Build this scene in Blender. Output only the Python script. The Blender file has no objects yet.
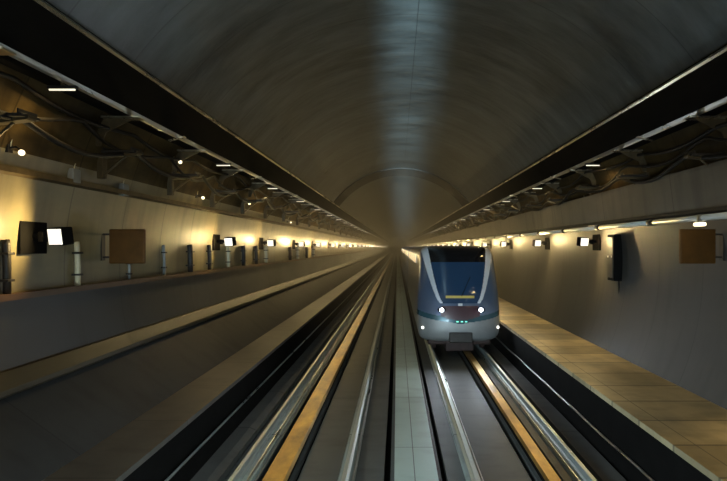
import bpy, bmesh, math, random
from mathutils import Vector, Matrix
random.seed(7)
S = bpy.context.scene
COL = S.collection
F = 520.0; VPX, VPY = 397.0, 247.0
Y0, Y1 = -9.0, 270.0
CX, CZ, CR = 0.25, -0.35, 5.05          # bore of the tunnel
FLOOR = -3.5; RT = -3.3; WALK = -2.4

ORD = ['nearest','second','third','fourth','fifth','sixth','seventh','eighth','ninth','tenth','eleventh','twelfth',
 'thirteenth','fourteenth','fifteenth','sixteenth','seventeenth','eighteenth','nineteenth','twentieth','twenty-first',
 'twenty-second','twenty-third','twenty-fourth','twenty-fifth','twenty-sixth','twenty-seventh','twenty-eighth']

# ------------------------------------------------------------ materials
def mat(name, col, rough=.6, metal=0, noise=0.0, scale=3.0, stretch=(1,1,1), bump=0.0, emit=None, estr=0, spec=.5, col2=None, rvar=0, coat=0):
    m = bpy.data.materials.new(name); m.use_nodes = True
    nt = m.node_tree; b = nt.nodes['Principled BSDF']
    b.inputs['Base Color'].default_value = (*col, 1)
    b.inputs['Roughness'].default_value = rough
    b.inputs['Metallic'].default_value = metal
    b.inputs['Specular IOR Level'].default_value = spec
    b.inputs['Coat Weight'].default_value = coat
    if emit:
        b.inputs['Emission Color'].default_value = (*emit, 1)
        b.inputs['Emission Strength'].default_value = estr
    if noise or col2 or bump or rvar:
        tc = nt.nodes.new('ShaderNodeTexCoord'); mp = nt.nodes.new('ShaderNodeMapping')
        mp.inputs['Scale'].default_value = stretch
        nt.links.new(tc.outputs['Object'], mp.inputs['Vector'])
        n = nt.nodes.new('ShaderNodeTexNoise'); n.inputs['Scale'].default_value = scale
        n.inputs['Detail'].default_value = 6; n.inputs['Roughness'].default_value = .6
        nt.links.new(mp.outputs[0], n.inputs['Vector'])
        r = nt.nodes.new('ShaderNodeValToRGB')
        r.color_ramp.elements[0].position = .32; r.color_ramp.elements[1].position = .7
        c2 = col2 or tuple(c*(1-noise) for c in col)
        r.color_ramp.elements[0].color = (*c2, 1); r.color_ramp.elements[1].color = (*col, 1)
        nt.links.new(n.outputs['Fac'], r.inputs[0]); nt.links.new(r.outputs[0], b.inputs['Base Color'])
        if bump:
            bp = nt.nodes.new('ShaderNodeBump'); bp.inputs['Strength'].default_value = bump
            bp.inputs['Distance'].default_value = .02
            nt.links.new(n.outputs['Fac'], bp.inputs['Height']); nt.links.new(bp.outputs[0], b.inputs['Normal'])
        if rvar:
            mr = nt.nodes.new('ShaderNodeMapRange')
            mr.inputs['To Min'].default_value = max(.03, rough-rvar); mr.inputs['To Max'].default_value = min(1, rough+rvar)
            nt.links.new(n.outputs['Fac'], mr.inputs['Value']); nt.links.new(mr.outputs[0], b.inputs['Roughness'])
    return m

def concrete(name, col, dark, rough, joint=1.6, jw=.012, jdark=.6, long_joints=(), scale=.9, spec=.5, rings=(), stains=.25, stretch=(1,.35,1), bump=.25, tone=.22):
    """concrete with cast segment joints across the tunnel, water stains and pores"""
    m = mat(name, col, rough, 0, .3, scale, stretch, bump, col2=dark, rvar=.12, spec=spec)
    nt = m.node_tree; b = nt.nodes['Principled BSDF']
    L = nt.links.new
    src = b.inputs['Base Color'].links[0].from_socket
    tc = nt.nodes.new('ShaderNodeTexCoord'); sx = nt.nodes.new('ShaderNodeSeparateXYZ'); L(tc.outputs['Object'], sx.inputs[0])
    def mth(op, a, bb=None):
        n = nt.nodes.new('ShaderNodeMath'); n.operation = op
        for i, v in enumerate((a, bb)):
            if v is None: continue
            if isinstance(v, (int, float)): n.inputs[i].default_value = v
            else: L(v, n.inputs[i])
        return n.outputs[0]
    def mul(colsock, fac, k):
        mx = nt.nodes.new('ShaderNodeMix'); mx.data_type = 'RGBA'; mx.blend_type = 'MULTIPLY'
        L(fac, mx.inputs['Factor']); L(colsock, mx.inputs['A']); mx.inputs['B'].default_value = (k, k, k, 1)
        return mx.outputs['Result']
    fr = mth('PINGPONG', sx.outputs['Y'], joint/2)
    j = mth('LESS_THAN', fr, jw)
    c = mul(src, j, jdark)
    # panel-to-panel tone
    idx = mth('FLOOR', mth('DIVIDE', sx.outputs['Y'], joint))
    wn = nt.nodes.new('ShaderNodeTexWhiteNoise'); wn.noise_dimensions = '1D'; L(idx, wn.inputs['W'])
    c = mul(c, mth('MULTIPLY', wn.outputs['Value'], tone), .3)
    for y, w in rings:                                  # darker cast rings
        f_ = mth('LESS_THAN', mth('ABSOLUTE', mth('SUBTRACT', sx.outputs['Y'], y)), w)
        c = mul(c, mth('MULTIPLY', f_, .9), .3)
    for x in long_joints:
        c = mul(c, mth('LESS_THAN', mth('ABSOLUTE', mth('SUBTRACT', sx.outputs['X'], x)), .008), .35)
    # long water stains
    mp = nt.nodes.new('ShaderNodeMapping'); mp.inputs['Scale'].default_value = (.8, 1.6, .18); L(tc.outputs['Object'], mp.inputs['Vector'])
    n = nt.nodes.new('ShaderNodeTexNoise'); n.inputs['Scale'].default_value = 2.1; n.inputs['Detail'].default_value = 5; L(mp.outputs[0], n.inputs['Vector'])
    mr = nt.nodes.new('ShaderNodeMapRange'); mr.inputs['From Min'].default_value = .48; mr.inputs['From Max'].default_value = .72; mr.inputs['To Max'].default_value = stains; L(n.outputs['Fac'], mr.inputs['Value'])
    c = mul(c, mr.outputs[0], .25)
    L(c, b.inputs['Base Color'])
    return m

M = {}
M['vault'] = concrete('vault_concrete', (.19,.215,.215), (.07,.08,.08), .33, 1.5, .012, .6, (.42,), .7, stretch=(.7,2.2,1), bump=1.0)
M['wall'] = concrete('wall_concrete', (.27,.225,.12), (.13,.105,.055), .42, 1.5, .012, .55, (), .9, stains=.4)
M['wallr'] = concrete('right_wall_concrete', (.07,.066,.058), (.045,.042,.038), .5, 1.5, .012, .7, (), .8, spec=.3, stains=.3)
M['upper'] = concrete('brown_upper_wall', (.13,.085,.03), (.035,.023,.009), .7, 1.5, .012, .5, (), 1.8, spec=.12, stains=.6)  # upper wall in a darker, mottled brown than the wall below
M['dado'] = concrete('dado_paint', (.045,.05,.055), (.03,.033,.037), .36, 3.0, .01, .6, (), .8, spec=.35, stains=.3)
M['haunch'] = concrete('haunch_concrete', (.05,.05,.05), (.032,.032,.032), .7, 6.0, .01, .7, (), .7, spec=.18, stains=.3)
M['slab'] = concrete('track_slab', (.125,.135,.13), (.08,.09,.088), .5, 6.0, .01, .6, (), .7, spec=.25, stains=.3)
M['plinth'] = concrete('plinth_concrete', (.45,.52,.48), (.33,.38,.35), .5, 2.4, .02, .4, (), .9, stains=.3)
M['plinthd'] = concrete('plinth_concrete_dirty', (.15,.14,.12), (.09,.085,.075), .6, 2.4, .02, .4, (), .9, stains=.4)
M['pale'] = concrete('cool_lit_walkway_concrete', (.72,.88,.83), (.6,.75,.7), .38, 3.0, .012, .5, (.27,), .6, stains=.2)  # concrete strip; the cool light on it is put into its colour
M['walk'] = concrete('walkway_slabs', (.85,.70,.42), (.5,.41,.24), .4, .9, .02, .35, (3.62,), 1.6, stains=.4, tone=.75)
M['walkl'] = concrete('left_walkway_concrete', (.14,.125,.105), (.08,.07,.06), .6, 1.8, .012, .6, (), 1.2, stains=.35)
M['black'] = mat('matte_black', (.007,.0065,.006), .8, 0, .4, 4, spec=.06)  # mottled near-black for groove beds, fascias and lamp bodies
M['dark'] = mat('dark_painted_steel', (.035,.03,.025), .5, .3, .5, 5, (1,.3,1))
M['duct'] = mat('duct_steel', (.008,.007,.006), .8, 0, .5, 4, (1,.3,1), .1, spec=.06)
M['bracket'] = mat('bracket_steel', (.12,.085,.04), .5, .4, .5, 6)
M['galv'] = mat('galvanised_steel', (.62,.62,.58), .3, .95, .4, 5, (1,.2,1), rvar=.1)
M['pipe'] = mat('pale_painted_pipe', (.72,.73,.70), .35, .1, .15, 5, (1,.3,1))
M['lip'] = mat('bare_steel_lip', (.75,.66,.5), .28, .95, .3, 3, (1,.3,1), rvar=.1)
M['rail'] = mat('rail_steel', (.58,.64,.63), .5, .85)
M['brass'] = mat('golden_sheen_cover_plate', (.62,.40,.10), .36, .75, .6, 2.2, (1,.5,1), col2=(.16,.09,.025), rvar=.15)  # patchy golden reflections are put into the plate's colour
M['brown'] = mat('brown_painted_panel', (.09,.038,.006), .6, 0, .3, 4, spec=.2)
M['beam'] = concrete('service_beam_paint', (.19,.165,.13), (.12,.10,.075), .5, 3.0, .012, .5, (), 1.5, stains=.5)
M['cable'] = mat('cable_rubber', (.02,.017,.014), .6, 0, .3, 8, spec=.2)
M['cream'] = mat('cream_plastic_conduit', (.62,.55,.36), .45, 0, .2, 6)
M['greyplastic'] = mat('grey_plastic', (.2,.21,.2), .5, 0, .2, 6)
M['lens'] = mat('floodlight_lens', (.9,.88,.8), .3, emit=(1,.94,.82), estr=1.0)
M['tube'] = mat('strip_lamp_tube', (.9,.85,.7), .3, emit=(1,.9,.66), estr=1.1)
M['bulb'] = mat('marker_bulb', (.9,.85,.7), .3, emit=(1,.85,.55), estr=2.2)
M['head'] = mat('train_headlight', (.95,.97,1), .2, emit=(.85,.93,1), estr=16)
M['marker'] = mat('train_marker', (.95,.97,1), .2, emit=(1,.97,.85), estr=4)
M['green'] = mat('green_indicator', (.2,.8,.6), .3, emit=(.25,.9,.6), estr=1.2)
M['dest'] = mat('destination_display', (.30,.26,.07), .5, emit=(.72,.58,.12), estr=.22)
M['shell'] = mat('train_shell_silver', (.10,.15,.25), .28, .35, .12, 2, coat=.4)
M['trim'] = mat('train_silver_trim', (.80,.83,.88), .35, .2, coat=.3)
M['bumper'] = mat('train_bumper_silver', (.33,.34,.34), .5, .4, .15, 3)
M['glass'] = mat('windscreen_glow_glass', (.012,.035,.08), .09, 0, coat=1, emit=(.02,.07,.16), estr=.10)  # opaque glass; faint bluish cab light put in as a glow
M['blackglass'] = mat('black_glass', (.006,.006,.008), .12, 0, coat=1)
M['maroon'] = mat('maroon_nose_panel', (.06,.02,.03), .3, 0, coat=.3)
M['teal'] = mat('teal_stripe', (.03,.10,.13), .25, .2, coat=.5)
M['bogie'] = mat('bogie_dirt', (.045,.022,.018), .7, .1, .5, 5)
M['winlit'] = mat('lit_saloon_window', (.7,.6,.4), .15, emit=(1,.68,.26), estr=.8)

# ------------------------------------------------------------ mesh helpers
def link(name, me, parent=None, m=None):
    o = bpy.data.objects.new(name, me); COL.objects.link(o)
    if m is not None: me.materials.append(m)
    if parent: o.parent = parent
    return o
def build(name, bm, m, parent=None, smooth=False):
    bmesh.ops.recalc_face_normals(bm, faces=bm.faces)
    me = bpy.data.meshes.new(name); bm.to_mesh(me); bm.free()
    if smooth:
        me.polygons.foreach_set('use_smooth', [True]*len(me.polygons))
    return link(name, me, parent, m)
def box(bm, x0, x1, y0, y1, z0, z1, bev=0, rot=None, piv=None):
    r = bmesh.ops.create_cube(bm, size=1)
    vs = r['verts']
    for v in vs:
        v.co = Vector(((x0+x1)/2+v.co.x*(x1-x0), (y0+y1)/2+v.co.y*(y1-y0), (z0+z1)/2+v.co.z*(z1-z0)))
    if bev:
        es = list({e for v in vs for e in v.link_edges})
        r2 = bmesh.ops.bevel(bm, geom=es, offset=bev, segments=2, affect='EDGES', profile=.5)
        vs = list({v for f in r2['faces'] for v in f.verts} | {v for v in vs if v.is_valid})
    if rot is not None:
        p = Vector(piv) if piv else Vector(((x0+x1)/2, (y0+y1)/2, (z0+z1)/2))
        for v in vs: v.co = rot @ (v.co-p) + p
    return bm
def nb(): return bmesh.new()
def prism(bm, pts, y0, y1, closed=True, ys=None):
    """polygon in XZ extruded along Y"""
    ys = ys or [y0, y1]
    rings = [[bm.verts.new((x, y, z)) for x, z in pts] for y in ys]
    n = len(pts)
    for a, b in zip(rings, rings[1:]):
        for i in range(n if closed else n-1):
            j = (i+1) % n
            bm.faces.new((a[i], a[j], b[j], b[i]))
    if closed:
        bm.faces.new(rings[0]); bm.faces.new(rings[-1][::-1])
    return bm
def tube(bm, pts, r, n=7):
    pts = [Vector(p) for p in pts]; rings = []
    for i, p in enumerate(pts):
        t = (pts[min(i+1, len(pts)-1)]-pts[max(i-1, 0)]).normalized()
        a = t.cross(Vector((0,0,1)));
        if a.length < .05: a = t.cross(Vector((1,0,0)))
        a.normalize(); b = t.cross(a).normalized()
        rings.append([bm.verts.new(p+a*r*math.cos(2*math.pi*k/n)+b*r*math.sin(2*math.pi*k/n)) for k in range(n)])
    for a, b in zip(rings, rings[1:]):
        for k in range(n): bm.faces.new((a[k], a[(k+1)%n], b[(k+1)%n], b[k]))
    bm.faces.new(rings[0][::-1]); bm.faces.new(rings[-1])
    return bm
def tag(o, label, cat, group=None, kind=None):
    o['label'] = label; o['category'] = cat
    if group: o['group'] = group
    if kind: o['kind'] = kind
    return o
def struct(o): o['kind'] = 'structure'; return o
def empty(name, loc, label, cat, group=None):
    o = bpy.data.objects.new(name, None); COL.objects.link(o); o.location = loc; o.empty_display_size = .2
    return tag(o, label, cat, group)
def copy_thing(o, loc, label):
    c = o.copy(); COL.objects.link(c); c.location = loc; c['label'] = label
    for ch in list(o.children):
        d = ch.copy(); COL.objects.link(d); d.parent = c
        for g in list(ch.children):
            e = g.copy(); COL.objects.link(e); e.parent = d
    return c
def circx(z, side, d=0):
    return CX + side*math.sqrt((CR-d)**2-(z-CZ)**2)
def wallpt(px, py, side=-1):
    """point on the wall seen at a pixel (ray meets the bore)"""
    a = (px-VPX)/F; c = (VPY-py)/F
    t = 1.0
    lo, hi = .5, 400
    for _ in range(60):
        t = (lo+hi)/2
        if math.hypot(a*t-CX, c*t-CZ) > CR: hi = t
        else: lo = t
    return Vector((a*t, t, c*t))

# ------------------------------------------------------------ tunnel shell
def arc(z0, z1, side, n=14, d=0):
    return [(circx(z0+(z1-z0)*i/n, side, d), z0+(z1-z0)*i/n) for i in range(n+1)]
def thick(inner, off=.25):
    """closed profile of an arc strip: inner points plus the same pushed outwards"""
    out = []
    for x, z in inner:
        v = Vector((x-CX, z-CZ)); v = v.normalized()*off
        out.append((x+v.x, z+v.y))
    return inner+out[::-1]
# vault
ZT = 2.3
a0 = math.asin((ZT-CZ)/CR)
vp = [(CX+CR*math.cos(a0+(math.pi-2*a0)*i/48), CZ+CR*math.sin(a0+(math.pi-2*a0)*i/48)) for i in range(49)]
ceil = struct(build('ceiling', prism(nb(), thick(vp), Y0, Y1), M['vault'], smooth=False))
for p in ceil.data.polygons: p.use_smooth = len(p.vertices) == 4
ceil.data.set_sharp_from_angle(angle=math.radians(30))
# left wall: upper part, dado, haunch; right wall
LZ = -.60
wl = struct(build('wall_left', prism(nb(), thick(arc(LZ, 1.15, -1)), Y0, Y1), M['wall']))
wlu = struct(build('wall_left_upper', prism(nb(), thick(arc(1.15, ZT, -1)), Y0, Y1), M['upper']))
wru = struct(build('wall_right_upper', prism(nb(), thick(arc(1.15, ZT, 1)), Y0, Y1), M['upper']))
dd = struct(build('wall_left_lower', prism(nb(), thick(arc(-1.5, LZ, -1)), Y0, Y1), M['dado']))
hn = struct(build('wall_left_foot', prism(nb(), [(-3.65,WALK),(-4.56,-1.74),(-4.95,-1.74),(-4.95,-3.9),(-3.65,-3.9)], Y0, Y1), M['haunch']))
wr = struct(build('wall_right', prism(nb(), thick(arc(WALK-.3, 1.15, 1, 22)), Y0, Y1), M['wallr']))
for o in (wl, dd, wr, wlu, wru):
    for p in o.data.polygons: p.use_smooth = len(p.vertices) == 4
    o.data.set_sharp_from_angle(angle=math.radians(30))
# skirting ledge between painted dado and upper wall, and the kerb under the dado
bm = nb(); prism(bm, [(circx(LZ,-1)-.1,LZ+.03),(circx(LZ,-1)+.13,LZ+.03),(circx(LZ,-1)+.13,LZ-.05),(circx(LZ,-1)-.1,LZ-.05)], Y0, Y1)
struct(build('trim_1', bm, mat('ledge_brown', (.09,.045,.02), .5, 0, .3, 4)))
bm = nb(); prism(bm, [(-4.95,-1.74),(-4.52,-1.74),(-4.47,-1.70),(-4.47,-1.64),(-4.60,-1.47),(-4.95,-1.47)], Y0, Y1)
struct(build('trim_2', bm, mat('kerb_brown', (.07,.05,.025), .45, 0, .4, 3, (1,.3,1))))
# darker cast collar ring in the vault
def ringpts(d): return [(CX+(CR-d)*math.cos(a0+(math.pi-2*a0)*i/48), CZ+(CR-d)*math.sin(a0+(math.pi-2*a0)*i/48)) for i in range(49)]
struct(build('trim_4', prism(nb(), ringpts(.035)+ringpts(-.02)[::-1], 31.0, 34.0), mat('collar_concrete', (.12,.11,.095), .7, 0, .3, 2, spec=.2)))
# end wall with portal
bm = nb(); box(bm, -6, 6, Y1, Y1+.3, -5, 6)
struct(build('wall_end', bm, M['vault']))
bm = nb(); box(bm, -6, 6, Y0-.3, Y0, -5, 6)
struct(build('wall_back', bm, M['vault']))
# floor with drain grooves
prof = [(-2.95,FLOOR)]
def groove(x0, x1, d=.14): prof.extend([(x0,FLOOR),(x0,FLOOR-d),(x1,FLOOR-d),(x1,FLOOR)])
groove(-2.10,-1.95); groove(-1.55,-1.49,.1); groove(-.20,-.10); groove(.68,.76); groove(2.02,2.10); groove(2.36,2.50)
prof.append((3.4,FLOOR))
bot = [(x, FLOOR-.5) for x in (3.4,-2.95)]
fl = struct(build('floor', prism(nb(), prof+bot, Y0, Y1), M['slab']))
bm = nb()
for x0,x1 in ((-2.099,-1.951),(-1.549,-1.491),(-.199,-.101),(.681,.759),(2.021,2.099),(2.361,2.499)):
    d = .135 if x0 != -1.549 else .095
    box(bm, x0, x1, Y0+.01, Y1-.01, FLOOR-d, FLOOR-d+.02)
struct(build('trim_3', bm, M['black']))

# ------------------------------------------------------------ walkways
rw = empty('walkway', (3.35,0,FLOOR), 'raised side walkway of tan slabs along the right wall', 'walkway')
def part(name, bm, m, par, smooth=False):
    o = build(name, bm, m, par, smooth); o.matrix_parent_inverse = par.matrix_basis.inverted() ; return o
part('slab_deck', prism(nb(), [(3.35,WALK),(circx(WALK,1)+.1,WALK),(circx(WALK,1)+.1,WALK-.08),(3.35,WALK-.08)], Y0, Y1), M['walk'], rw)
part('fascia', prism(nb(), [(3.40,WALK-.08),(4.2,WALK-.08),(4.2,FLOOR-.4),(3.40,FLOOR-.4)], Y0, Y1), M['black'], rw)
lw = empty('walkway', (-2.9,0,FLOOR), 'narrow worn concrete walkway at the foot of the left wall', 'walkway')
part('deck', prism(nb(), [(-2.9,WALK),(-3.65,WALK),(-3.65,WALK-.07),(-2.9,WALK-.07)], Y0, Y1), M['walkl'], lw)
part('fascia', prism(nb(), [(-2.95,WALK-.07),(-3.65,WALK-.07),(-3.65,FLOOR-.4),(-2.95,FLOOR-.4)], Y0, Y1), M['black'], lw)
bm = nb(); prism(bm, [(-2.949,FLOOR),(-2.60,FLOOR),(-2.60,FLOOR+.12),(-2.72,FLOOR+.17),(-2.949,FLOOR+.17)], Y0, Y1)
tag(build('kerb', bm, M['plinthd']), 'dull concrete kerb between left walkway face and outer left rail', 'kerb')

cw = empty('walkway', (.3,0,FLOOR), 'pale green flat strip running between the two tracks', 'walkway')
part('cover', prism(nb(), [(-.04,FLOOR),(-.04,FLOOR+.035),(.62,FLOOR+.035),(.62,FLOOR)], Y0, Y1), M['pale'], cw)
part('edge_strip', prism(nb(), [(.622,FLOOR),(.622,FLOOR+.03),(.66,FLOOR+.03),(.66,FLOOR)], Y0, Y1), M['dark'], cw)

# ------------------------------------------------------------ rails
def rail_profile(x, s=1.0):
    h = .035; z = RT
    return [(x-.045,z-.16),(x-.045,z-.15),(x-.012,z-.13),(x-.010,z-.045),(x-.036,z-.035),(x-.036,z-.006),(x-.028,z),
            (x+.028,z),(x+.036,z-.006),(x+.036,z-.035),(x+.010,z-.045),(x+.012,z-.13),(x+.045,z-.15),(x+.045,z-.16)]
def make_rail(x, label, w0, w1, m, line=None):
    t = empty('running_rail', (x,0,FLOOR), label, 'rail')
    part('rail_bar', prism(nb(), rail_profile(x), Y0, Y1), M['rail'], t)
    part('plinth', prism(nb(), [(x-w0,FLOOR),(x-w0+.02,RT-.16),(x+w1-.02,RT-.16),(x+w1,FLOOR)], Y0, Y1), m, t)
    if line is not None:
        bm = nb(); tube(bm, [(x+line,Y0,RT-.14),(x+line,Y1,RT-.14)], .018, 6); part('return_cable', bm, M['galv'], t)
    return t
make_rail(-2.36, 'outer steel rail of the empty left track on pale plinth', .16, .22, M['plinth'], .15)
make_rail(-.76, 'inner steel rail of the empty left track beside pale strip', .13, .13, M['plinth'], .10)
make_rail(1.15, 'inner steel rail of the right track under the train', .12, .15, M['plinth'], .11)
make_rail(2.80, 'outer steel rail of the right track under the train', .16, .16, M['plinth'], -.12)
# conductor cover strips, golden sheen put into their colour
def cover(x0, x1, label):
    t = empty('conductor_cover', ((x0+x1)/2,0,FLOOR), label, 'rail cover')
    part('cover_plate', prism(nb(), [(x0,FLOOR+.14),(x0+.03,FLOOR+.19),(x1-.03,FLOOR+.19),(x1,FLOOR+.14)], Y0, Y1), M['brass'], t)
    part('support', prism(nb(), [(x0+.04,FLOOR),(x0+.04,FLOOR+.14),(x1-.04,FLOOR+.14),(x1-.04,FLOOR)], Y0, Y1), M['black'], t)
    return t
cover(-1.94,-1.58, 'shiny yellow cover plate between the rails of left track')
cover(2.13,2.36, 'shiny yellow cover plate between the rails of right track')
# low cables along the walkway faces
def line_cable(name, pts, r, m, label, cat):
    return tag(build(name, tube(nb(), pts, r, 7), m, smooth=True), label, cat)
line_cable('cable', [(-2.88,Y0,-2.92),(-2.88,Y1,-2.92)], .02, M['galv'], 'thin bright cable along the face of the left walkway', 'cable')
line_cable('cable', [(3.36,Y0,-3.08)]+[(3.36+.004*math.sin(y*1.9),y,-3.08+.006*math.cos(y*2.6)) for y in [i*.45 for i in range(0,130)]]+[(3.36,Y1,-3.08)], .02, M['galv'], 'thin wavy cable along the face of the right walkway', 'cable')
bm = nb(); prism(bm, [(3.0,FLOOR),(3.0,FLOOR+.1),(3.34,FLOOR+.1),(3.34,FLOOR)], Y0, Y1)
tag(build('kerb', bm, M['plinthd']), 'dull concrete kerb between outer right rail and right walkway', 'kerb')

# ------------------------------------------------------------ upper service ducts
def mirror(pts, side): return [(CX+side*x, z) for x, z in pts]
for side, word in ((-1,'left'),(1,'right')):
    t = empty('service_duct', (CX+side*4.0,0,2.2), 'long dark service duct high along the %s wall' % word, 'duct')
    A=(4.12,1.95); B=(3.77,2.40)
    part('duct_body', prism(nb(), mirror([A,B,(3.84,2.52),(4.25,2.48),(4.50,2.1),(4.42,1.93)], side), Y0, Y1), M['duct'], t)
    part('upper_lip', prism(nb(), mirror([(3.74,2.415),(3.77,2.39),(3.79,2.41),(3.80,2.46),(3.77,2.46)], side), Y0, Y1), M['lip'], t)
    part('lower_lip', prism(nb(), mirror([(4.115,1.935),(4.085,1.975),(4.10,1.985),(4.13,1.955),(4.15,1.93),(4.14,1.915)], side), Y0, Y1), M['galv'], t)
    # seam plates across the duct joints
    for k in range(14):
        y = 9.2+k*5.2
        bm = nb(); prism(bm, mirror([(4.30,1.895),(4.02,1.965),(4.00,1.95),(4.29,1.88)], side), y, y+.07)
        part('joint_plate', bm, M['lip'], t)
# side service beams carrying cables
bm = nb(); prism(bm, [(circx(.95,-1)-.05,.98),(circx(.95,-1)+.10,.95),(circx(.95,-1)+.10,.88),(circx(.95,-1)-.05,.86)], Y0, Y1)
tag(build('cable_rack', bm, M['bracket']), 'narrow steel cable shelf running along left wall under the brackets', 'cable shelf')
rb = empty('service_beam', (4.9,0,.8), 'deep brown service beam along right wall above the metal pipe', 'beam')
part('beam_face', prism(nb(), [(circx(.5,1)+.05,.56),(4.80,.56),(4.72,1.20),(4.72,1.26),(circx(1.3,1)+.05,1.26)], Y0, Y1), M['beam'], rb)
part('bottom_lip', prism(nb(), [(4.80,.52),(4.76,.54),(4.76,.60),(4.79,.60),(4.83,.56),(5.1,.55),(5.1,.52)], Y0, Y1), M['dark'], rb)
# metal pipe in lengths with couplings
pp = empty('pipe', (4.84,0,.46), 'shiny metal pipe slung under the right service beam', 'pipe')
k = 0; y = -3.0
seg = 0
while y < 90:
    L_ = 2.55
    bm = nb(); tube(bm, [(4.745,y,.455),(4.745,y+L_-.12,.455)], .048, 12); part('pipe_length', bm, M['pipe'], pp, True)
    bm = nb(); tube(bm, [(4.745,y+L_-.16,.455),(4.745,y+L_+.04,.455)], .062, 12); part('coupling', bm, M['dark'], pp, True)
    y += L_; seg += 1

# ------------------------------------------------------------ wall floodlights
LY = [6.8]+[13.7, 18.2, 24.0, 29.2, 36.0, 42.5, 49.0, 55.5, 62, 69, 76, 84, 92, 101, 111, 122, 134, 148, 163, 180, 199, 220, 244]
def floodlight(side, y, idx):
    z = .13; x = circx(z, side)
    word = 'left' if side < 0 else 'right'
    where = {0:'nearest to the camera'}.get(idx, '%s from the camera' % ORD[idx])
    t = empty('floodlight', (x, y, z), 'square white floodlight on the %s wall, %s' % (word, where), 'floodlight', 'floodlights on the %s wall' % word)
    s = -side
    # local space
    bm = nb(); box(bm, 0 if s>0 else -.035, .035 if s>0 else 0, -.25, .25, -.22, .20, .006)  # dark plate standing in for the head's shadow on the wall
    o = build('shadow_plate', bm, M['black'], t)
    bm = nb(); box(bm, min(s*.03,s*.34), max(s*.03,s*.34), -.03, .03, -.02, .05, .006)
    box(bm, min(s*.12,s*.18), max(s*.12,s*.18), -.06, .06, -.06, .07, .005)
    build('arm', bm, M['black'], t)
    R = Matrix.Rotation(math.radians(-18*s),3,'Z') @ Matrix.Rotation(math.radians(8),3,'X')
    bm = nb(); box(bm, s*.40-.13, s*.40+.13, -.10, .06, -.10, .13, .015, R, (s*.40,0,0))
    hd = build('head', bm, M['black'], t)
    bm = nb(); box(bm, s*.40-.115, s*.40+.115, -.108, -.09, -.085, .115, .004, R, (s*.40,0,0))
    build('lens', bm, M['lens'], hd)
    return t
WARM = (1.0, .73, .31)
def spot(par, loc, aim, power, ang=150, blend=.6, size=.05, color=WARM):
    ld = bpy.data.lights.new('lamp_glow', 'SPOT'); ld.energy = power; ld.color = color
    ld.spot_size = math.radians(ang); ld.spot_blend = blend; ld.shadow_soft_size = size
    lo = bpy.data.objects.new('lamp_glow', ld); COL.objects.link(lo)
    lo.location = loc; d = Vector(aim)
    lo.rotation_euler = d.to_track_quat('-Z','Y').to_euler()
    if par: lo.parent = par
    return lo
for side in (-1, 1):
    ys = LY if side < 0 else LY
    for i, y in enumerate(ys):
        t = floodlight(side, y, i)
        if side < 0:
            spot(t, (.50, -.2, .02), (-.8, -1, .05) if i < 3 else (-.4,-1,.3), 62 if i < 3 else 85, 160 if i < 3 else 176, .5 if i < 3 else .2)
        else:
            spot(t, (-.48, -.2, .02), (.45, -1, -.75) if i < 3 else (.2,-1,.3), 95 if i < 3 else 100, 160 if i < 3 else 176, .5 if i < 3 else .2)
# lamps behind the camera (the row goes on)
for side in (-1,1):
    for y in (0.4, -6.0):
        spot(None, (circx(.1,side)-side*.35, y, .1), (side*.4,-1,0), 66, 179, .12)

# ------------------------------------------------------------ brown panels
def panel(side, label):
    p = wallpt(123, 245, -1) if side < 0 else wallpt(692, 245, 1)
    p = Vector((p.x, 8.45, .02))
    t = empty('sign_board', (circx(.0,side), 8.45, .02), label, 'sign board')
    s = -side
    off = .12
    bm = nb(); box(bm, min(s*off,s*(off+.58)), max(s*off,s*(off+.58)), -.03, .03, -.29, .27, .02)
    build('board', bm, M['brown'], t)
    bm = nb(); box(bm, min(0,s*off), max(0,s*off), -.015, .015, .17, .2); box(bm, min(0,s*off), max(0,s*off), -.015, .015, -.2, -.17)
    box(bm, min(0,s*.02), max(0,s*.02), -.05, .05, -.24, .24)
    build('mount', bm, M['dark'], t)
    return t
panel(-1, 'plain brown square board sticking out from the left wall')
panel(1, 'plain brown square board sticking out from right wall below the pipe')

# ------------------------------------------------------------ vertical conduits standing on the ledge (left)
posts = [(2,240,290,'dark',.045,'dark upright conduit on left ledge, left of the nearest floodlight'),
 (74,242,284,'cream',.04,'cream upright conduit on left ledge, right of the nearest floodlight'),
 (127,258,282,'greyplastic',.025,'thin grey upright conduit directly beneath the brown board'),
 (162,245,281,'greyplastic',.03,'pale grey upright conduit to the right of the brown board'),
 (187,245,276,'dark',.06,'dark upright conduit left of the second left floodlight'),
 (207,245,275,'dark',.05,'dark upright conduit just before the second left floodlight'),
 (226,246,272,'cream',.05,'cream upright conduit just past the second left floodlight'),
 (241,246,270,'dark',.06,'dark upright conduit midway between second and third left floodlights'),
 (254,246,269,'dark',.06,'dark upright conduit just before the third left floodlight'),
 (264,246,268,'cream',.06,'cream upright conduit just past the third left floodlight'),
 (288,247,265,'dark',.07,'dark upright conduit just before the fourth left floodlight'),
 (296,247,264,'cream',.07,'cream upright conduit just past the fourth left floodlight'),
 (305,247,263,'dark',.07,'dark upright conduit just before the fifth left floodlight'),
 (312,247,262,'cream',.07,'cream upright conduit just past the fifth left floodlight')]
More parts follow.
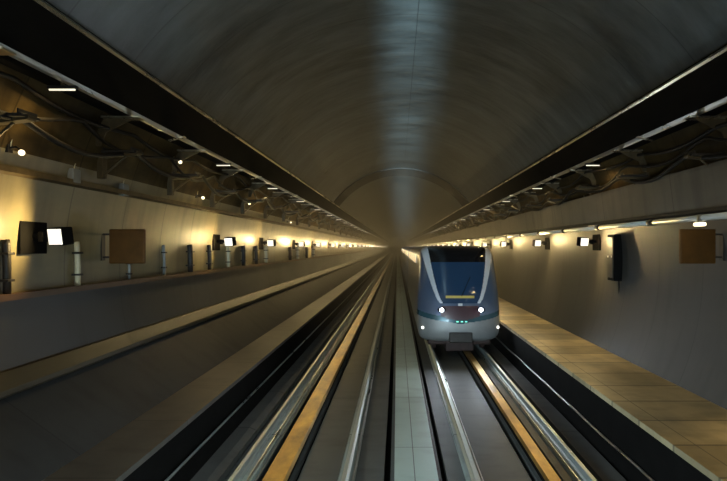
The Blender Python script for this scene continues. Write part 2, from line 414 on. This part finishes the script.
for px,pt,pb,mm,r,lab in posts:
    Y = wallpt(px, 255).y
    zt = (VPY-pt)*Y/F
    x = circx(-.25,-1)+r+.02
    t = empty('conduit', (x, Y, LZ+.03), lab, 'conduit', 'conduits on the left ledge')
    h = zt-LZ-.03
    bm = nb(); tube(bm, [(0,0,0),(0,0,h*.5),(-.01,0,h-.05),(-.02,0,h)], r, 12); build('pipe_run', bm, M[mm], t, True)
    bm = nb()
    for q in (.25,.75):
        bm = nb(); box(bm, -r-.03, r+.012, -r-.015, r+.015, h*q-.015, h*q+.015, .004)
        build('clip', bm, M['dark'], t)

# ------------------------------------------------------------ wall brackets with hangers
def bracket(side):
    s = -side
    t = empty('wall_bracket', (0,0,0), 'x', 'bracket', 'cable brackets on the %s wall' % ('left' if side<0 else 'right'))
    bm = nb(); box(bm, min(0,s*.06)-.02, max(0,s*.06)+.02, -.05,.05,-.30,.16,.006); build('wall_plate', bm, M['bracket'], t)
    bm = nb(); prism(bm, [(0,.0),(s*.62,.05),(s*.64,.07),(s*.64,.10),(0,.07)], -.06, .06); build('arm', bm, M['bracket'], t)
    bm = nb(); tube(bm, [(s*.02,0,-.28),(s*.42,0,.03)], .016, 6); build('brace', bm, M['bracket'], t)
    bm = nb(); box(bm, min(s*.1,s*.62), max(s*.1,s*.62), -.13,.13,.07,.105,.004)
    for q in (.14,.58): box(bm, s*q-.008, s*q+.008, -.13,.13,.10,.15)
    build('tray', bm, M['dark'], t)
    return t
pr = {-1: bracket(-1), 1: bracket(1)}
BY = [5.6, 7.9, 10.3, 12.7, 15.2, 17.8, 20.6, 23.5, 26.6, 30.0, 33.6, 37.4, 41.5, 46, 51, 56, 62, 68]
for side in (-1, 1):
    for i, y in enumerate(BY):
        z = 1.32 + random.uniform(-.06,.06)
        x = circx(z, side)
        word = 'left' if side < 0 else 'right'
        lab = 'steel cable bracket on the %s wall, %s from the camera' % (word, ORD[i] if i else 'nearest')
        if i == 0:
            t = pr[side]; t.location = (x,y,z); t['label'] = lab
        else: t = copy_thing(pr[side], (x,y,z), lab)
        t.rotation_euler.z = random.uniform(-.12,.12)
# gusset plates hanging the duct from the wall
gp = {}
for side in (-1, 1):
    word = 'left' if side < 0 else 'right'
    t = empty('duct_support', (0,0,0), 'x', 'duct support', 'duct supports on the %s wall' % word)
    s = -side
    g = [(-.05,-.42),(.02,-.42),(.10,-.22),(.50,-.02),(.52,.0),(-.05,.0)]
    bm = nb(); prism(bm, [(s*a,b) for a,b in g], -.012, .012); build('gusset', bm, M['bracket'], t)
    bm = nb(); prism(bm, [(s*.02,0),(s*.62,0),(s*.62,-.02),(s*.02,-.02)], -.09, .09); build('flange', bm, M['lip'], t)
    for i in range(20):
        y = 5.0+i*2.6
        # hangs just under the duct
        x = circx(1.74, side); z = 1.895
        lab = 'triangular steel support under the %s duct, %s from the camera' % (word, ORD[i])
        if i == 0: t.location = (x,y,z); t['label'] = lab; gp[side] = t
        else: copy_thing(t, (x,y,z), lab)
# short strip lamps hung under the ducts
sl = {}
for side in (-1, 1):
    word = 'left' if side < 0 else 'right'
    t = empty('strip_lamp', (0,0,0), 'x', 'strip lamp', 'strip lamps under the %s duct' % word)
    bm = nb(); box(bm, -.17,.17,-.03,.03,0,.04,.008); hs = build('housing', bm, M['dark'], t)
    bm = nb(); tube(bm, [(-.15,-.012,-.008),(.15,-.012,-.008)], .012, 8); build('tube', bm, M['tube'], t, True)
    bm = nb(); box(bm, -.02,.02,-.01,.01,.04,.08); build('hanger', bm, M['bracket'], t)
    for i in range(14):
        y = 6.1 if i == 0 else 7.1+i*4.65; loc = (CX+side*4.17, y, 1.85)
        lab = 'short glowing strip lamp under the %s duct, %s from the camera' % (word, ORD[i] if i else 'nearest')
        if i == 0: t.location = loc; t['label'] = lab; sl[side] = t; o = t
        else: o = copy_thing(t, loc, lab)
    for i in range(8):
        ld = bpy.data.lights.new('tube_glow','AREA'); ld.shape='RECTANGLE'; ld.size=.28; ld.size_y=.05; ld.energy=9; ld.color=(1,.72,.3)
        lo = bpy.data.objects.new('tube_glow', ld); COL.objects.link(lo); lo.location=(CX+side*4.17, 6.1 if i == 0 else 7.1+i*4.65, 1.80)
# cables draped along the walls
for side in (-1, 1):
    word = 'left' if side < 0 else 'right'
    defs = [(1.46,.20,.035,'thick black cable sagging along the %s wall on the cable brackets'),
            (1.80,.10,.03,'black cable pinned close under the %s duct'),
                        (1.66,.22,.028,'black cable hanging midway between %s duct and brackets')]
    for z0, sag, r, lab in defs:
        pts = []; y = -2.0; k = 0
        ph = random.random()*9
        while y < 75:
            zz = z0 - sag*abs(math.sin(y*math.pi/2.6+ph)) + .05*math.sin(y*.9+ph)
            inw = {1.46:.38,1.50:.26,1.80:.14,1.16:.08,1.66:.20}[z0] + .05*math.sin(y*1.3+ph)
            pts.append((circx(zz, side)-side*inw, y, zz))
            y += .32 if y < 30 else .65
        tag(build('cable', tube(nb(), pts, r, 6), M['cable'], smooth=True), lab % word, 'cable', 'cables along the %s wall' % word)
# thin drop wires with little boxes
def drop(px, py, side, lab, l1=.45, bulb=True):
    p = wallpt(px, py, side); s = -side
    t = empty('marker_lamp' if bulb else 'junction_box', p, lab, 'lamp' if bulb else 'junction box')
    if bulb:
        bm = nb(); bmesh.ops.create_uvsphere(bm, u_segments=12, v_segments=8, radius=.035 if l1 else .03)
        for v in bm.verts: v.co += Vector((s*.16,0,-.02))
        build('bulb', bm, M['bulb'], t, True)
        bm = nb(); tube(bm, [(0,0,.03),(s*.10,0,.05),(s*.16,0,.01)], .014, 8); box(bm, -.02,.03,-.04,.04,-.02,.08,.004); build('holder', bm, M['dark'], t)
    else:
        bm = nb(); box(bm, min(0,s*.09), max(0,s*.09), -.09,.09,-.1,.1,.012); build('casing', bm, M['greyplastic'], t)
    bm = nb(); tube(bm, [(s*.03,0,.05),(s*.05,.02,.05+l1*.5),(s*.10,.05,.05+l1)], .008, 6); build('wire', bm, M['cream'], t)
    return t
drop(8,151,-1,'small glowing bulb high on left wall at the photo edge')
drop(172,161,-1,'small glowing bulb on left wall between nearest and second floodlights')
drop(196,197,-1,'small glowing bulb just above left of the second left floodlight')
drop(244,203,-1,'small glowing bulb above the second left floodlight, farther along')
drop(226,173,-1,'small glowing bulb high under the left duct',.2)
drop(287,222,-1,'small glowing bulb above the fourth left floodlight',.2)
drop(71,176,-1,'small box with a dangling wire above nearest floodlight',.3,False)
drop(121,190,-1,'small box with a wire above the left brown board',.4,False)
drop(588,205,1,'small box with a wire on right beam above the floodlight',.2,False)
# lamp on right pipe, white fixture
t = empty('pipe_lamp', (4.745, 8.15, .405), 'small glowing fitting hung on the metal pipe near the brown board', 'lamp')
bm = nb(); box(bm, -.06,.06,-.09,.09,-.08,-.02,.02); build('bulb', bm, M['bulb'], t)
bm = nb(); tube(bm, [(0,-.05,0),(0,-.05,.1)], .068, 12); box(bm,-.04,.04,-.05,.05,-.03,.0); build('clamp', bm, M['galv'], t)
# dark cabinet on right wall
p = wallpt(619, 258, 1)
t = empty('equipment_box', (circx(-.3,1), p.y, -.25), 'tall dark narrow equipment box on the right wall below the pipe', 'equipment box')
bm = nb(); box(bm, -.20,.04,-.20,.20,-.55,.55,.015); build('casing', bm, M['black'], t)
bm = nb(); box(bm, -.22,-.20,-.16,.16,-.48,.48,.008); build('door', bm, M['dark'], t)
bm = nb(); box(bm, -.235,-.22,-.13,-.10,.0,.04,.003); box(bm, -.235,-.22,.08,.11,.0,.04,.003); build('latch', bm, M['galv'], t)
bm = nb(); tube(bm, [(-.05,-.1,-.55),(-.04,-.12,-1.0),(-.10,-.2,-1.5),(-.25,-.35,-2.0)], .018, 6); build('feed_cable', bm, M['cable'], t, True)

# ------------------------------------------------------------ the train
TX, TY = 1.985, 16.2
train = empty('metro_train', (TX, TY, FLOOR), 'silver and blue metro train with lit headlights on the right track', 'train')
Zs = [-2.98,-2.9,-2.75,-2.55,-2.3,-2.0,-1.6,-1.2,-.8,-.45,-.2,-.04,.04]
Ws = [1.14,1.24,1.30,1.325,1.335,1.335,1.325,1.30,1.27,1.24,1.20,1.10,.85]
Fs = [.24,.10,.03,.0,.02,.07,.17,.31,.47,.62,.77,.98,1.35]
def interp(z, T):
    for i in range(len(Zs)-1):
        if z <= Zs[i+1]:
            u = (z-Zs[i])/(Zs[i+1]-Zs[i])
            # smooth via catmull
            p0 = T[max(i-1,0)]; p1=T[i]; p2=T[i+1]; p3=T[min(i+2,len(T)-1)]
            z0=Zs[max(i-1,0)]; z1=Zs[i]; z2=Zs[i+1]; z3=Zs[min(i+2,len(Zs)-1)]
            m1=(p2-p0)/(z2-z0)*(z2-z1); m2=(p3-p1)/(z3-z1)*(z2-z1)
            return (2*u**3-3*u*u+1)*p1+(u**3-2*u*u+u)*m1+(-2*u**3+3*u*u)*p2+(u**3-u*u)*m2
    return T[-1]
LN = .75   # depth of the rounded nose plan
NZ, NA = 120, 130
def surf(a, z, off=0.0):
    """a: -90..90 degrees round the nose; returns train-space point"""
    w = interp(z, Ws)+off; f = interp(z, Fs)-off
    sn, cs = math.sin(a), math.cos(a)
    x = w*math.copysign(abs(sn)**.80, sn); y = f+LN*(1-cs**.72 if cs > 1e-6 else 1)
    return x, y
def half_ws(z):          # half width of windscreen opening
    if z < -1.78: return 0
    u = min(1, (z+1.78)/1.75)
    return .50+.46*u**.55
def region(x, y, z):
    ax = abs(x); nose = y < 1.9
    h = half_ws(z)
    if z > -1.78 and ax < h and nose:
        return 'black_band' if z > -.50 else 'glass'
    if z > -1.86 and ax < h+.09+.15*min(1,(z+1.78)/1.75 if z>-1.78 else 0) and nose and z < .02: return 'trim'
    if -2.42 < z <= -1.86 and ax < .52+.1*math.cos((z+2.1)*4) and z > -2.42+.25*ax: 
        return 'maroon' if z > -2.28+.3*ax*ax else 'teal'
    zb = -2.36+.11*ax*ax
    if z < zb: return 'bumper'
    if z < zb+.16 and nose: return 'teal'
    return 'shell'
names = {'shell':('nose_shell','shell'),'glass':('windscreen','glass'),'black_band':('windscreen_visor','blackglass'),'trim':('windscreen_frame','trim'),
         'maroon':('nose_panel','maroon'),'teal':('nose_stripe','teal'),'bumper':('bumper','bumper')}
bms = {k: (nb(), {}) for k in names}
grid = []
for j in range(NZ+1):
    z = Zs[0]+(Zs[-1]-Zs[0])*j/NZ
    row = []
    for i in range(NA+1):
        a = -math.pi/2+math.pi*i/NA
        x, y = surf(a, z); row.append((x,y,z))
    grid.append(row)
def addf(pts):
    c = [sum(p[k] for p in pts)/len(pts) for k in range(3)]
    bm, cache = bms[region(*c)]
    vs = []
    for p in pts:
        key = (round(p[0],5),round(p[1],5),round(p[2],5))
        if key not in cache: cache[key] = bm.verts.new(p)
        vs.append(cache[key])
    if len(set(vs)) >= 3:
        try: bm.faces.new(vs)
        except ValueError: pass
for j in range(NZ):
    for i in range(NA):
        addf([grid[j][i],grid[j][i+1],grid[j+1][i+1],grid[j+1][i]])
for k,(bm,_) in bms.items():
    nm, mm = names[k]
    o = build(nm, bm, M[mm], train, True)
    o.location = (0,0,-FLOOR)
# body behind the nose: same section run straight back, roof closed
yb0 = LN; 
prof = []
for j in range(0, NZ+1, 4):
    z = Zs[0]+(Zs[-1]-Zs[0])*j/NZ; prof.append((interp(z,Ws), z, interp(z,Fs)+LN))
LEN = 17.0
def car(y0, y1, name, first=False):
    bm = nb(); n = len(prof)
    a = [bm.verts.new((w, (f-.003) if first else y0, z)) for w,z,f in prof]+[bm.verts.new((-w, (f-.003) if first else y0, z)) for w,z,f in prof[::-1]]
    b = [bm.verts.new((w,y1,z)) for w,z,f in prof]+[bm.verts.new((-w,y1,z)) for w,z,f in prof[::-1]]
    m = len(a)
    for i in range(m): 
        bm.faces.new((a[i],a[(i+1)%m],b[(i+1)%m],b[i]))
    bm.faces.new(b)
    if not first: bm.faces.new(a)
    o = build(name, bm, M['shell'], train); o.location = (0,0,-FLOOR)
    return o
ycar = [(2.4, LEN), (LEN+.5, 2*LEN), (2*LEN+.5, 3*LEN), (3*LEN+.5, 4*LEN)]
for k,(u,v) in enumerate(ycar):
    cb = car(u, v, 'car_body', first=(k==0))
    if k: 
        bm = nb(); box(bm, -1.15,1.15,u-.52,u+.02,-2.8,-.15); g = build('gangway', bm, M['black'], train); g.location=(0,0,-FLOOR)
    # windows and doors each side, as parts of the car
    ws = u+2.0 if k==0 else u+.8
    q = ws
    while q < v-1.6:
        for sd in (-1,1):
            bm = nb()
            zt, zb_ = -.28, -.62
            xo1, xo2 = interp(zt,Ws)+.012, interp(zb_,Ws)+.012
            pts = [(sd*xo2,zb_),(sd*xo1,zt),(sd*(xo1-.03),zt),(sd*(xo2-.03),zb_)]
            prism(bm, pts, q, q+1.35); w_ = build('side_window', bm, M['winlit'], train); w_.location=(0,0,-FLOOR)
        q += 2.05
# black side skirt band
# headlights
def on_nose(x, z, off=.0):
    best = None
    for i in range(2001):
        a = -math.pi/2+math.pi*i/2000
        X, Y = surf(a, z, off)
        if best is None or abs(X-x) < abs(best[0]-x): best = (X,Y)
    return Vector((best[0], best[1], z))
for sx in (-.585,.645):
    p = on_nose(sx, -1.97)
    bm = nb(); bmesh.ops.create_uvsphere(bm, u_segments=18, v_segments=10, radius=.10)
    for v in bm.verts: v.co = Vector((v.co.x*1.35, v.co.y*.5, v.co.z*.9))+p+Vector((0,-.005,-FLOOR))
    hb = build('headlight', bm, M['blackglass'], train, True)
    bm = nb(); bmesh.ops.create_uvsphere(bm, u_segments=16, v_segments=10, radius=.062)
    for v in bm.verts: v.co = Vector((v.co.x*1.05, v.co.y*.6, v.co.z))+p+Vector((0,-.045,-FLOOR))
    build('bulb', bm, M['head'], hb, True)
    lo = spot(train, p+Vector((0,-.2,-FLOOR)), (-.12 if sx<0 else .0,-1,-.12), 90, 100, .8, .06, (.82,.91,1))
for sx in (-1.17,1.22):
    p = on_nose(sx, -2.55)
    bm = nb(); bmesh.ops.create_uvsphere(bm, u_segments=12, v_segments=8, radius=.042)
    for v in bm.verts: v.co = v.co+p+Vector((0,-.012,-FLOOR))
    build('marker_light', bm, M['marker'], train, True)
for sx in (-.10,.04,.17):
    p = on_nose(sx, -2.33)
    bm = nb(); box(bm, p.x-.035,p.x+.035,p.y-.02,p.y+.03,p.z-FLOOR-.018,p.z-FLOOR+.018,.006)
    build('indicator', bm, M['green'], train)
# destination strip low in the windscreen
bm = nb(); n = 24; rows = []
for zz in (-1.61,-1.535):
    rows.append([on_nose(-.45+.9*i/n, zz, .012) for i in range(n+1)])
vv = [[bm.verts.new(p+Vector((0,0,-FLOOR))) for p in r] for r in rows]
vb = [[bm.verts.new(p+Vector((0,.02,-FLOOR))) for p in r] for r in rows]
for i in range(n):
    bm.faces.new((vv[0][i],vv[0][i+1],vv[1][i+1],vv[1][i])); bm.faces.new((vb[0][i+1],vb[0][i],vb[1][i],vb[1][i+1]))
    bm.faces.new((vv[1][i],vv[1][i+1],vb[1][i+1],vb[1][i])); bm.faces.new((vb[0][i],vb[0][i+1],vv[0][i+1],vv[0][i]))
build('destination_display', bm, M['dest'], train)
# wiper
bm = nb(); tube(bm, [on_nose(.05+.30*q, -1.55+.6*q, .03)+Vector((0,0,-FLOOR)) for q in (0,.33,.66,1)], .012, 6); build('wiper', bm, M['black'], train)
# coupler cover
bm = nb(); box(bm, -.36,.36,-.07,.4,-2.98-FLOOR,-2.66-FLOOR,.03); build('coupler_hatch', bm, M['dark'], train)
# bogies
for yb in (1.7, 13.5, 19.5, 31):
    bm = nb(); box(bm, -1.0,1.0,yb-1.3,yb+1.3,-3.12-FLOOR,-2.82-FLOOR,.05); box(bm,-.45,.45,yb-1.45,yb+1.4,-3.3-FLOOR,-2.9-FLOOR,.05)
    bg = build('bogie', bm, M['bogie'], train)
    for wy in (yb-.85, yb+.85):
        for sx in (-.78,.78):
            bm = nb(); r = bmesh.ops.create_cone(bm, cap_ends=True, segments=28, radius1=.36, radius2=.36, depth=.12, matrix=Matrix.Translation((sx, wy, RT+.365-FLOOR)) @ Matrix.Rotation(math.pi/2,4,'Y'))
            build('wheel', bm, M['bogie'], bg)

# ------------------------------------------------------------ unseen cab headlights of the train the picture is taken from, and unseen spots added to light the crown
COOL = (.70,.90,1.0)
for x in (-2.2,-.9):
    spot(None, (x, -1.0, -2.0), (.16,1,-.36), 2900, 96, 1.0, .08, COOL)
up = spot(None, (.2, -1.5, -.3), (.01,1,.27), 20000, 36, 1.0, .12, (.58,.86,1))  # unseen narrow beam, added to draw the streak along the crown
up.data.shadow_soft_size = .35
spot(None, (.2, -1.5, -.3), (0,1,.5), 700, 115, 1.0, .3, (.75,.9,1))  # unseen wide cool fill, added to brighten the vault
for k, (el, pw, ang, sc) in enumerate(((9, 60000, 14, .36), (5, 130000, 9, .28))):  # unseen low beams, added to carry the crown streak farther
    q = spot(None, (.25, -1.5, -.3), (.004,1,math.tan(math.radians(el))), pw, ang, 1.0, .35, (.58,.86,1))
    q.scale = (sc,1,1)
up.scale = (.2,1,1)
# thin brake-dust haze hanging in the bore
hz = bpy.data.materials.new('tunnel_haze'); hz.use_nodes = True
nt = hz.node_tree; nt.nodes.clear()
ou = nt.nodes.new('ShaderNodeOutputMaterial'); vs_ = nt.nodes.new('ShaderNodeVolumeScatter')
vs_.inputs['Color'].default_value = (.95,.9,.82,1); vs_.inputs['Density'].default_value = .008; vs_.inputs['Anisotropy'].default_value = .55
nt.links.new(vs_.outputs[0], ou.inputs['Volume'])
bm = nb(); box(bm, -4.4, 4.9, 15.0, Y1-.1, -3.9, 4.5)
hb = build('haze', bm, hz); tag(hb, 'thin brownish haze filling the tunnel towards its far end', 'haze', kind='stuff')

# ------------------------------------------------------------ world, camera, view
w = bpy.data.worlds.new('world'); S.world = w; w.use_nodes = True
w.node_tree.nodes['Background'].inputs[0].default_value = (.02,.022,.025,1)
w.node_tree.nodes['Background'].inputs[1].default_value = 1
cd = bpy.data.cameras.new('camera'); cam = bpy.data.objects.new('camera', cd); COL.objects.link(cam)
cam.location = (0,0,0); cam.rotation_euler = (math.pi/2,0,0)
cd.sensor_width = 36; cd.lens = F/727*36
cd.shift_x = (363.5-VPX)/727; cd.shift_y = (VPY-240.5)/727
cd.clip_start = .1; cd.clip_end = 600
S.camera = cam
S.view_settings.view_transform = 'Standard'; S.view_settings.look = 'None'
S.view_settings.exposure = 0; S.view_settings.gamma = 1; S.view_settings.use_curve_mapping = False
